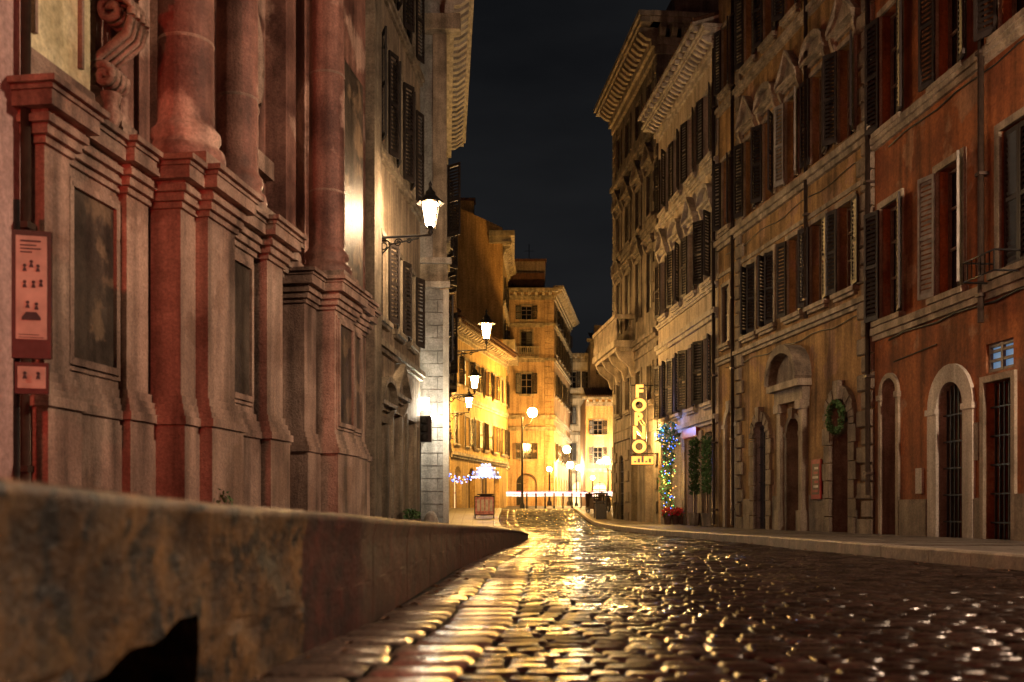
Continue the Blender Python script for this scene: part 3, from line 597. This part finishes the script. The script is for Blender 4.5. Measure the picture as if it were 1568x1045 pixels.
# dry part of each stone is matt, wet part glossy
df=N('ShaderNodeBsdfDiffuse'); LK(mx.outputs['Result'],df.inputs['Color']); LK(bp.outputs['Normal'],df.inputs['Normal'])
mf=N('ShaderNodeMapRange'); mf.inputs['From Min'].default_value=.34; mf.inputs['From Max'].default_value=.70; mf.inputs['To Min'].default_value=.10; mf.inputs['To Max'].default_value=.72; LK(wsum.outputs[0],mf.inputs['Value'])
ms=N('ShaderNodeMixShader'); LK(mf.outputs['Result'],ms.inputs[0]); LK(df.outputs[0],ms.inputs[1]); LK(b.outputs[0],ms.inputs[2]); LK(ms.outputs[0],tt.nodes['Material Output'].inputs['Surface'])
me.materials.append(m); ob=bpy.data.objects.new('cobblestone_road',me); sc.collection.objects.link(ob)
def pave(name,side,T,out,y0,y1,h0,h1,kw=.22):
    mb=MB(); y=y0
    while y<y1:
        ln=rnd.uniform(.9,1.3); ye=min(y+ln,y1); hh=lambda v: np.interp(v,[y0,25,60],[h0,h1,h1])
        a0=itp(T,y+.008); a1=itp(T,ye-.008); z0=g(y)+hh(y)+rnd.uniform(-.004,.004); z1=g(ye)+hh(ye)+rnd.uniform(-.004,.004); s=side; c=.02
        prof=lambda x,yy,z:[(x,yy,z-.4),(x,yy,z-c),(x+s*c,yy,z),(x+s*kw,yy,z),(x+s*kw,yy,z-.4)]
        A=prof(a0,y+.008,z0);B=prof(a1,ye-.008,z1)
        mb.add([tuple(map(float,p)) for p in A+B],[(i,i+1,5+i+1,5+i) for i in range(4)]+[(0,1,2,3,4),(5,6,7,8,9)],'kerb')
        b0=a0+s*(kw+.01);b1=a1+s*(kw+.01);o0=itp(out,y);o1=itp(out,ye)
        k=5
        for i in range(k):
            f0=i/k+.003;f1=(i+1)/k-.003
            mb.add([(b0+(o0-b0)*f0,y+.005,float(z0)-.006),(b0+(o0-b0)*f1,y+.005,float(z0)-.006),(b1+(o1-b1)*f1,ye-.005,float(z1)-.006),(b1+(o1-b1)*f0,ye-.005,float(z1)-.006)],[(0,1,2,3)],'pave')
        y=ye
    return mb.obj(name)
pave('stone_pavement',1,Rx,[(-9,9.8),(9,8.3),(20,7.3),(29,6),(44,4.6),(60,5.5)],-9,60,.2,.14)
pave('stone_pavement',-1,[(22.6,.2),(30,-.3),(45,-.6),(60,-.6)],[(22.6,-2.6),(25.4,-2.5),(26.5,-1.8),(37,-2.6),(60,-3.8)],22.6,60,.14,.14)
M['deadleaf']=plain('fallen_leaf',(.16,.07,.03),.6)
mb=MB()
for i in range(160):
    y=rnd.uniform(3.5,30); x=itp(Lx,y)+abs(rnd.gauss(0,.12))+.03 if i%2 else itp(Rx,y)-abs(rnd.gauss(0,.15))-.03
    z=g(y)+.012; s=rnd.uniform(.02,.04); a=rnd.uniform(0,6.3)
    mb.add([(x+s*math.cos(a),y+s*math.sin(a),z),(x-s*.5*math.sin(a),y+s*.5*math.cos(a),z+.012),(x-s*math.cos(a),y-s*math.sin(a),z),(x+s*.5*math.sin(a),y-s*.5*math.cos(a),z+.015)],[(0,1,2,3)],'deadleaf')
mb.obj('fallen_leaves')
# church ledge / steps
mb=MB(); zt=[(-9,.72),(2.2,.675),(3.4,.625),(4.3,.605),(6.2,.556),(10.7,.457),(14,.386),(19.5,.227),(21.9,.12)]
def row(y,near):
    x=itp(Lx,y)+(0.03 if near else 0); z=itp(zt,y); f=1 if near else .25; j=lambda s:f*(math.sin(y*7.3+s)*.003+math.sin(y*17.1+s*2)*.002)
    cav=near and 2.5<y<3.22; thr=min(.15+.13*(y-2.5)/.7+.012*math.sin(y*23),z*.55) if cav else .22
    r=[]
    for i,zv in enumerate([-.02,thr*.4,thr*.8,thr,thr+.003]+[thr+(z-.05-thr)*k for k in(.25,.5,.75)]):
        off=-.85 if cav and i<4 else 0
        r.append((x+off+j(i)*2-.012,y,min(zv,z-.05)))
    r+=[(x+.008+j(1),y,z-.045),(x+.010+j(2),y,z-.018),(x-.012+j(3),y,z-.003),(x-.05,y,z+.001*math.sin(y*9)),(x-.4,y,z+.003),(itp([(-9,-9),(6,-4.5),(20,-2.6),(23,-2.3)],y),y,z+.0)]
    return r
def strip(yl,near,k):
    R=[row(y,near) for y in yl]; nn=len(R[0]); vs=[p for r in R for p in r]
    lo=[(i*nn+j,i*nn+j+1,(i+1)*nn+j+1,(i+1)*nn+j) for i in range(len(R)-1) for j in range(nn-1)]
    mb.add(vs,[f for f in lo if f[0]%nn<4],k,False); mb.add(list(vs),[f for f in lo if f[0]%nn>=4],k,True)
    mb.add(list(R[-1]),[tuple(range(nn))],k); mb.add(list(R[0]),[tuple(range(nn))],k)
strip([-9,-4,0,1]+list(np.arange(1.2,2.4,.1))+[2.499,2.501]+list(np.arange(2.55,3.2,.06))+[3.215,3.225]+list(np.arange(3.3,4.31,.07)),True,'ledge')
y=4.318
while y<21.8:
    ye=min(y+1.35,21.9); strip(list(np.linspace(y,ye-.006,14)),False,'ledge_shade'); y=ye
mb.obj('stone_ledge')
# ------------------------------------------------------------------ LAMPS
def point(name,loc,e,c,r=.12,parent=None):
    l=bpy.data.lights.new(name,'POINT'); l.energy=e; l.color=c; l.shadow_soft_size=r
    o=bpy.data.objects.new(name,l); sc.collection.objects.link(o); o.location=loc
    if parent: o.parent=parent
    return o
lc=[0]
def lantern(wall,tip,e,c,s=1.,post=False):
    mb=MB(); w=Vector(wall); t=Vector(tip)
    R0,R1,hh=.11*s,.2*s,.4*s; b=t-Vector((0,0,.2*s))
    lc[0]+=1; gk='lampglass%d'%lc[0]
    if post:
        rr=.15*s; M[gk]=glow('lamp_globe_glass',c,e/(math.pi*4*math.pi*rr*rr)); mb.ball(tuple(t),rr,gk,12,8)
        mb.lathe((t.x,t.y,t.z+rr*.93),[(rr*.4,0),(rr*.3,.05),(.03,.1),(.01,.2)],'iron',8); mb.lathe((t.x,t.y,t.z-rr*1.1),[(.04,-.1),(rr*.35,0),(rr*.4,.03)],'iron',8)
        mb.lathe((w.x,w.y,w.z),[(.2,0),(.18,.3),(.1,.4),(.08,1.2),(.06,t.z-w.z-rr)],'iron',10)
        if (w-t).to_2d().length>.2: mb.tube([(w.x,w.y,t.z-rr-.9),(w.x*.6+t.x*.4,t.y,t.z-rr-.5),(w.x*.2+t.x*.8,t.y,t.z-rr-.45),(t.x,t.y,t.z-rr-.1)],.04,'iron',6)
        return mb.obj('street_lamp')
    M[gk]=glow('lantern_glass',c,e/(math.pi*.35*s*s))
    k=.86; g0=[b+Vector((k*R0*math.cos(math.pi/4+i*math.pi/2),k*R0*math.sin(math.pi/4+i*math.pi/2),.015)) for i in range(4)]; g1=[b+Vector((k*R1*math.cos(math.pi/4+i*math.pi/2),k*R1*math.sin(math.pi/4+i*math.pi/2),hh-.01)) for i in range(4)]
    mb.add([tuple(p) for p in g0+g1],[(i,(i+1)%4,4+(i+1)%4,4+i) for i in range(4)]+[(3,2,1,0)],gk)
    for i in range(4):
        a=math.pi/4+i*math.pi/2; a2=a+math.pi/2
        p0=b+Vector((R0*math.cos(a),R0*math.sin(a),0)); p1=b+Vector((R1*math.cos(a),R1*math.sin(a),hh)); q0=b+Vector((R0*math.cos(a2),R0*math.sin(a2),0)); q1=b+Vector((R1*math.cos(a2),R1*math.sin(a2),hh))
        mb.tube([p0,p1],.011*s,'iron',4); mb.tube([p0,q0],.014*s,'iron',4); mb.tube([p1,q1],.016*s,'iron',4)
    mb.lathe((b.x,b.y,b.z+hh),[(.24*s,0),(.23*s,.03*s),(.12*s,.13*s),(.09*s,.15*s),(.09*s,.2*s),(.04*s,.24*s),(.02*s,.3*s),(.035*s,.33*s),(.003,.4*s)],'iron',8)
    d=(t-w); d.z=0; ln=d.length; d.normalize(); z=w.z
    mb.tube([w,w+d*ln*.5+Vector((0,0,.03)),Vector((t.x,t.y,z+.06)),Vector((t.x,t.y,b.z))],.022*s,'iron',6)
    mb.lathe((t.x,t.y,b.z-.1*s),[(.01,-.06*s),(.05*s,0),(.03*s,.05*s),(.08*s,.09*s)],'iron',8)
    for k,(cx,cz,rr) in enumerate(((.16,-.13,.12),(.42,-.08,.08),(.62,-.05,.05))):
        pts=[]
        for i in range(22):
            a=i*.42; q=rr*s*math.exp(-a*.12); pts.append(w+d*(cx*ln+q*math.cos(a))+Vector((0,0,cz*s+q*math.sin(a))))
        mb.tube(pts,.012*s,'iron',4)
    mb.tube([w+Vector((0,0,-.4*s)),w+d*ln*.3+Vector((0,0,-.12)),w+d*ln*.8],.014*s,'iron',4)
    mb.box(W0,w.x-.03,w.x+.03,w.y-.05,w.y+.05,z-.5*s,z+.12*s,'iron')
    return mb.obj('street_lamp')
sod=(1,.50,.10)
lantern((-2.72,20.3,6.0),(-1.62,20.3,6.45),560,(1,.66,.36),1.15)
lantern((-2.45,38,6.5),(-.95,38,7.24),1700,(1,.56,.19),1.4)
lantern((-3.05,48,6.0),(-1.75,48,6.6),2300,(1,.55,.16),1.4)
lantern((-3.55,58,6.1),(-2.44,58,6.7),3000,(1,.53,.13),1.4)
lantern((.7,70,.7),(1.4,70,7.3),8000,sod,2.2,True)
lantern((4.7,84,1.),(4.5,84,5.6),5000,sod,2.0,True)
lantern((5.2,90,1.),(5.1,90,4.6),4000,sod,2.0,True)
lantern((9.1,97,1.),(8.9,97,5.4),5000,(1,.72,.38),2.0,True)
lantern((8.6,88,1.),(8.2,88,4.8),2500,(1,.6,.2),1.5,True)
lantern((6.6,105,1.),(6.9,106,5.0),4000,(1,.8,.5),1.8,True)
lantern((3.0,82,1.),(3.0,82,3.9),500,(1,.7,.3),1.2,True)
lantern((7.4,94,1.),(7.4,94,3.6),500,(1,.8,.5),1.2,True)
# unseen lamps beyond the frame, the first on the orange house
lantern((8.05,8.6,6.0),(7.55,8.5,6.4),4300,(1,.70,.46))
lantern((-3.9,-2.0,6.0),(-2.6,-2.0,6.4),650,(1,.62,.36))  # warm fill lamp added behind the camera
mb=MB(); M['redlens']=glow('red_lens',(1,.04,.02),20)
mb.lathe((-2.9,-1.6,.0),[(.08,0),(.05,.3),(.05,2.4)],'iron',10); mb.box(W0,-3.05,-2.75,-1.6,-1.4,2.3,3.1,'iron')
for z,k in((2.95,'redlens'),(2.7,'dark'),(2.45,'dark')): mb.ball((-2.9,-1.39,z),.09,k)
o=mb.obj('red_light_stand'); point('unseen_red_light',(-2.9,-1.15,2.9),1250,(1,.085,.055),.1,o)  # unseen red source behind the camera; the signal housing is made up
mb=MB()
mb.box(W0,-2.35,-2.0,25.4,25.6,2.3,2.95,'iron'); 
for z in(2.42,2.63,2.84): mb.lathe((-2.17,25.38,z),[(.08,-.07),(.09,0),(.08,.07)],'dark',10)
mb.tube([(-2.17,25.6,2.6),(-2.17,26.45,2.6)],.03,'iron'); mb.tube([(-2.3,25.5,.1),(-2.3,25.5,2.3)],.035,'iron',8)
mb.obj('red_light_stand')
mb=MB(); M['whiteglow']=glow('lamp_diffuser',(1,.88,.66),220)
mb.box(W0,-2.38,-2.1,25.7,25.82,3.15,3.42,'whiteglow'); mb.box(W0,-2.41,-2.07,25.822,25.86,3.1,3.47,'iron'); mb.tube([(-2.25,25.86,3.3),(-2.25,26.45,3.3)],.025,'iron')
o=mb.obj('wall_light'); point('bulb',(-1.95,25.75,3.0),130,(1,.88,.66),.04,o)
# ------------------------------------------------------------------ BAKERY SIGN
root=bpy.data.objects.new('bakery_sign',None); sc.collection.objects.link(root)
M['sign']=glow('neon_letter_face',(1,.46,.09),2.0); M['signw']=glow('sign_box_face',(1,.42,.07),1.9)
for i,ch in enumerate('FORNO'):
    cu=bpy.data.curves.new('letter','FONT'); cu.body=ch; cu.size=.60; cu.extrude=.04; cu.align_x='CENTER'; cu.offset=.022
    to=bpy.data.objects.new('t',cu); sc.collection.objects.link(to); bpy.context.view_layer.update()
    me=bpy.data.meshes.new_from_object(to.evaluated_get(bpy.context.evaluated_depsgraph_get())); bpy.data.objects.remove(to)
    me.materials.clear(); me.materials.append(M['sign']); lo=bpy.data.objects.new('letter_'+ch.lower(),me); sc.collection.objects.link(lo)
    lo.rotation_euler=(math.pi/2,0,0); lo.location=(4.46,35.9,4.58-i*.485); lo.parent=root
mb=MB(); mb.box(W0,4.2,4.95,35.85,36.0,2.22,2.5,'signw'); mb.box(W0,4.17,4.98,36.0,36.05,2.19,2.53,'iron')
for i in range(5): mb.box(W0,4.27+.13*i,4.35+.13*i,35.84,35.85,2.28,2.34+.08*(i%3),'trimw')
mb.box(W0,4.16,4.19,35.96,36.0,2.5,5.1,'iron'); mb.box(W0,4.73,4.76,35.96,36.0,2.5,5.1,'iron')
for z in(2.6,5.0): mb.tube([(4.2,36,z),(5.2,36.1,z)],.025,'iron')
mb.obj('frame',root)
point('sign_light',(4.46,36.3,3.2),600,(1,.56,.16),.04,root)
M['fw']=glow('fairy_light_warm',(1,.5,.1),3.2); M['fb']=glow('fairy_light_blue',(.06,.18,1),5); M['fg']=glow('fairy_light_green',(.15,1,.3),2); M['leafg']=plain('leaves',(.05,.11,.03),.6,0,.5,30); M['leafr']=plain('red_bracts',(.5,.03,.03),.5)
def leaves(mb,c,rx,ry,rz,n,k,s=.06):
    for i in range(n):
        while True:
            p=Vector((rnd.uniform(-1,1),rnd.uniform(-1,1),rnd.uniform(-1,1)))
            if .35<p.length<1+.1*math.sin(p.x*9+p.z*7): break
        p=Vector((c[0]+p.x*rx,c[1]+p.y*ry,c[2]+p.z*rz))
        a=Vector((rnd.uniform(-1,1),rnd.uniform(-1,1),rnd.uniform(-1,1))).normalized()*s; b=a.cross(Vector((rnd.uniform(-1,1),rnd.uniform(-1,1),rnd.uniform(-1,1)))).normalized()*s*.5
        mb.add([tuple(p-a),tuple(p+b),tuple(p+a),tuple(p-b)],[(0,1,2,3)],k)
mb=MB()
for z in np.arange(.5,3.0,.28): leaves(mb,(5.08+.08*math.sin(z*3),33.6,z),.22,.22,.24,90,'leafg')
leaves(mb,(5.1,33.3,3.1),.40,.33,.40,330,'leafg')
for i in range(130):
    z=rnd.uniform(.4,3.45); k=rnd.choice(('fb','fb','fb','fb','fg','fw')) if z>2.5 else rnd.choice(('fw','fw','fg','fb')); w=.22 if z<2.7 else .38
    mb.ball((5.09+rnd.uniform(-w,w),33.45+rnd.uniform(-.33,.1),z),.018,k,5,3)
o=mb.obj('christmas_garland'); point('fairy_glow',(4.75,33.1,1.5),45,(1,.6,.2),.02,o); point('fairy_glow_blue',(4.75,32.9,3.2),30,(.15,.3,1),.02,o)
mb=MB()
for x in(4.95,5.2,5.4): 
    mb.lathe((x,32.6,.15),[(.1,0),(.14,.25),(.15,.28)],'wood',10); leaves(mb,(x,32.6,.55),.2,.2,.14,60,'leafr',.07); leaves(mb,(x,32.6,.47),.2,.2,.1,40,'leafg',.06)
mb.obj('potted_poinsettias')
F=Fr((5.828,28.92),(5.16,36.1),'L')
for u in(.35,1.7):
    mb=MB(); c=F.w(u,.22,0)
    for z in np.arange(1.2,2.8,.16): leaves(mb,(c[0],c[1],z),.17,.17,.15,110,'leafg',.05)
    mb.tube([c,(c[0],c[1],1.3)],.025,'wood'); mb.lathe((c[0],c[1],.15),[(.14,0),(.19,.35),(.2,.38)],'quoin',12)
    mb.obj('topiary_shrub')
F=Fr((7.088,20.02),(5.83,28.9),'L')
mb=MB(); c=Vector(F.w(1.38,.16,2.55))
for i in range(30):
    a=2*math.pi*i/30; p=c+F.d*(.3*math.cos(a))+Vector((0,0,.3*math.sin(a))); leaves(mb,tuple(p),.07,.07,.07,18,'leafg',.04)
mb.obj('door_wreath')
# ------------------------------------------------------------------ FAR STREET FURNITURE
M['bluec']=glow('canopy_light',(.45,.6,1),6); M['canvas']=plain('canvas',(.6,.6,.62),.7)
mb=MB(); c=(-1.25,49,g(49)+.14)
mb.tube([c,(c[0],c[1],c[2]+2.4)],.03,'iron',8)
pr=[(.68,1.75),(.66,1.85),(.5,2.1),(.3,2.28),(.02,2.42)]; mb.lathe(c,pr,'canvas',8); 
for i in range(24): a=2*math.pi*i/24; mb.ball((c[0]+.68*math.cos(a),c[1]+.68*math.sin(a),c[2]+1.76),.035,'bluec',5,3)
for i in range(8):
    a=2*math.pi*i/8
    for t_ in(.3,.6,.85): mb.ball((c[0]+.69*t_*math.cos(a),c[1]+.69*t_*math.sin(a),c[2]+2.42-.6*t_*t_),.03,'bluec',5,3)
mb.lathe(c,[(.3,0),(.3,.9),(.42,.92),(.42,.96)],'wood',12)
o=mb.obj('cafe_parasol'); point('glow',(c[0],c[1]-.9,c[2]+2.2),70,(.25,.42,1),.02,o)
mb=MB()
for i in range(34):
    t_=i/33; mb.ball((-3.0+1.2*t_,49-1.5*t_,2.25-.9*t_*(1-t_)+.15*math.sin(i)),.03,('fb','fb','bluec','fw')[i%4],5,3)
mb.tube([(-3.0+1.2*i/20,49-1.5*i/20,2.25-.9*i/20*(1-i/20)) for i in range(21)],.008,'iron',4)
mb.obj('fairy_light_string')
mb=MB(); M['pinkb']=plain('pink_print',(.5,.2,.2),.6,0,.5,9)
z=.14+g(44); mb.box(W0,-1.62,-.75,44,44.04,z+.12,z+.95,'iron'); mb.box(W0,-1.58,-.79,43.985,44.0,z+.16,z+.91,'pinkb')
for i in range(4): mb.box(W0,-1.5+.18*i,-1.38+.18*i,43.98,43.985,z+.3,z+.8,'paper')
for x in(-1.6,-.8): mb.box(W0,x,x+.04,43.8,44.3,z,z+.05,'iron'); mb.box(W0,x,x+.04,44,44.04,z,z+.12,'iron')
mb.obj('menu_board')
for i in range(11):
    mb=MB(); x=1.0+.62*i; y_=69+.2*i
    mb.lathe((x,y_,g(y_)-.02),[(.09,0),(.08,.1),(.05,.14),(.045,.8),(.06,.85),(.05,.92),(.07,.97),(.05,1.04),(.01,1.08)],'iron',10); mb.obj('bollard')
mb=MB(); M['trw']=glow('white_light_trail',(1,.85,.80),2.8); M['trr']=glow('red_light_trail',(1,.22,.25),1.6); M['trb']=glow('blue_light_trail',(.5,.6,1),1.6)
for z,k,r in((1.95,'trw',.04),(1.86,'trr',.026),(1.8,'trw',.02),(2.03,'trb',.018),(1.72,'trw',.014),(2.1,'trr',.012)):
    mb.tube([(-.8+.5*i,80,z+.015*math.sin(i*.7+z)) for i in range(22)],r,k,6)
mb.obj('car_light_trails')
def scooter(x,y,rot):
    mb=MB(); S_=Fr((x,y),(x+math.cos(rot),y+math.sin(rot)),'L'); z=g(y)+.14
    for u in(0,1.25): 
        mb.tube([S_.w(u+.2*math.cos(a),0,z+.22+.2*math.sin(a)) for a in[2*math.pi*i/16 for i in range(16)]],.05,'iron',6,True); mb.tube([S_.w(u,-.06,z+.22),S_.w(u,.06,z+.22)],.07,'shutg',8)
    mb.prism(S_,[(.0,z+.3),(.1,z+.7),(.7,z+.72),(.72,z+.35),(1.0,z+.3),(1.0,z+.22),(.3,z+.2)],-.14,.14,'pipe'); mb.prism(S_,[(-.05,z+.72),(-.02,z+.82),(.65,z+.8),(.68,z+.72)],-.12,.12,'iron')
    mb.prism(S_,[(1.0,z+.3),(1.12,z+1.0),(1.2,z+.95),(1.12,z+.35)],-.18,.18,'pipe'); mb.tube([S_.w(1.25,0,z+.22),S_.w(1.08,0,z+1.05)],.03,'iron'); mb.tube([S_.w(1.05,-.32,z+1.08),S_.w(1.08,0,z+1.04),S_.w(1.05,.32,z+1.08)],.02,'iron')
    mb.prism(S_,[(1.05,z+.42),(1.2,z+.46),(1.42,z+.4),(1.45,z+.34)],-.07,.07,'pipe')
    mb.obj('parked_scooter')
scooter(4.2,50,1.9); scooter(4.9,52,1.8); 
mb=MB()
z=.14
for x,y_ in((3.55,43),(3.95,43),(3.55,44.2),(3.95,44.2)): mb.box(W0,x-.025,x+.025,y_-.025,y_+.025,z,z+1.15,'iron')
mb.box(W0,3.5,4.0,42.95,44.25,z+.8,z+.86,'iron'); mb.box(W0,3.56,3.94,43,44.2,z+.1,z+.75,'iron'); mb.box(W0,3.48,4.02,42.93,44.27,z+1.15,z+1.2,'iron')
mb.obj('litter_bin_enclosure')
mb=MB(); mb.lathe((-1.95,24.6,.1),[(.2,0),(.21,.12),(.17,.3),(.12,.42),(.05,.48),(.01,.49)],'trimw',12); mb.obj('stone_lump')  # small pale stone lump in place of an unidentified shape
mb=MB(); mb.lathe((-2.2,22.6,.1),[(.16,0),(.2,.3),(.22,.32)],'quoin',12); leaves(mb,(-2.2,22.6,.5),.2,.2,.14,110,'leafg',.06); mb.obj('potted_plant')
mb=MB(); leaves(mb,(-2.95,10.3,.68),.12,.2,.15,110,'leafg',.04); mb.obj('weeds')
# ------------------------------------------------------------------ WORLD
w=bpy.data.worlds.new('World'); sc.world=w; w.use_nodes=True; t=w.node_tree; bg=t.nodes['Background']
tc=t.nodes.new('ShaderNodeTexCoord'); mp=t.nodes.new('ShaderNodeMapping'); mp.inputs['Scale'].default_value=(1.5,1.5,5); n=t.nodes.new('ShaderNodeTexNoise'); n.inputs['Scale'].default_value=1.6; n.inputs['Detail'].default_value=6
r=t.nodes.new('ShaderNodeValToRGB'); r.color_ramp.elements[0].position=.35; r.color_ramp.elements[1].position=.7; r.color_ramp.elements[0].color=(.0054,.0058,.0068,1); r.color_ramp.elements[1].color=(.0128,.0132,.0142,1)
t.links.new(tc.outputs['Generated'],mp.inputs['Vector']); t.links.new(mp.outputs['Vector'],n.inputs['Vector']); t.links.new(n.outputs['Fac'],r.inputs['Fac']); t.links.new(r.outputs['Color'],bg.inputs['Color']); bg.inputs['Strength'].default_value=1.0
# ------------------------------------------------------------------ CAMERA
cd=bpy.data.cameras.new('Camera'); cam=bpy.data.objects.new('Camera',cd); sc.collection.objects.link(cam); sc.camera=cam
cam.location=(0,0,.6); cam.rotation_euler=(math.pi/2,0,0); cd.lens=36; cd.sensor_width=36; cd.shift_y=(782-522.5)/1568; cd.clip_end=2000; cd.clip_start=.05
cd.dof.use_dof=True; cd.dof.focus_distance=23; cd.dof.aperture_fstop=1.8
sc.view_settings.view_transform='Standard'; sc.view_settings.look='None'; sc.view_settings.exposure=0
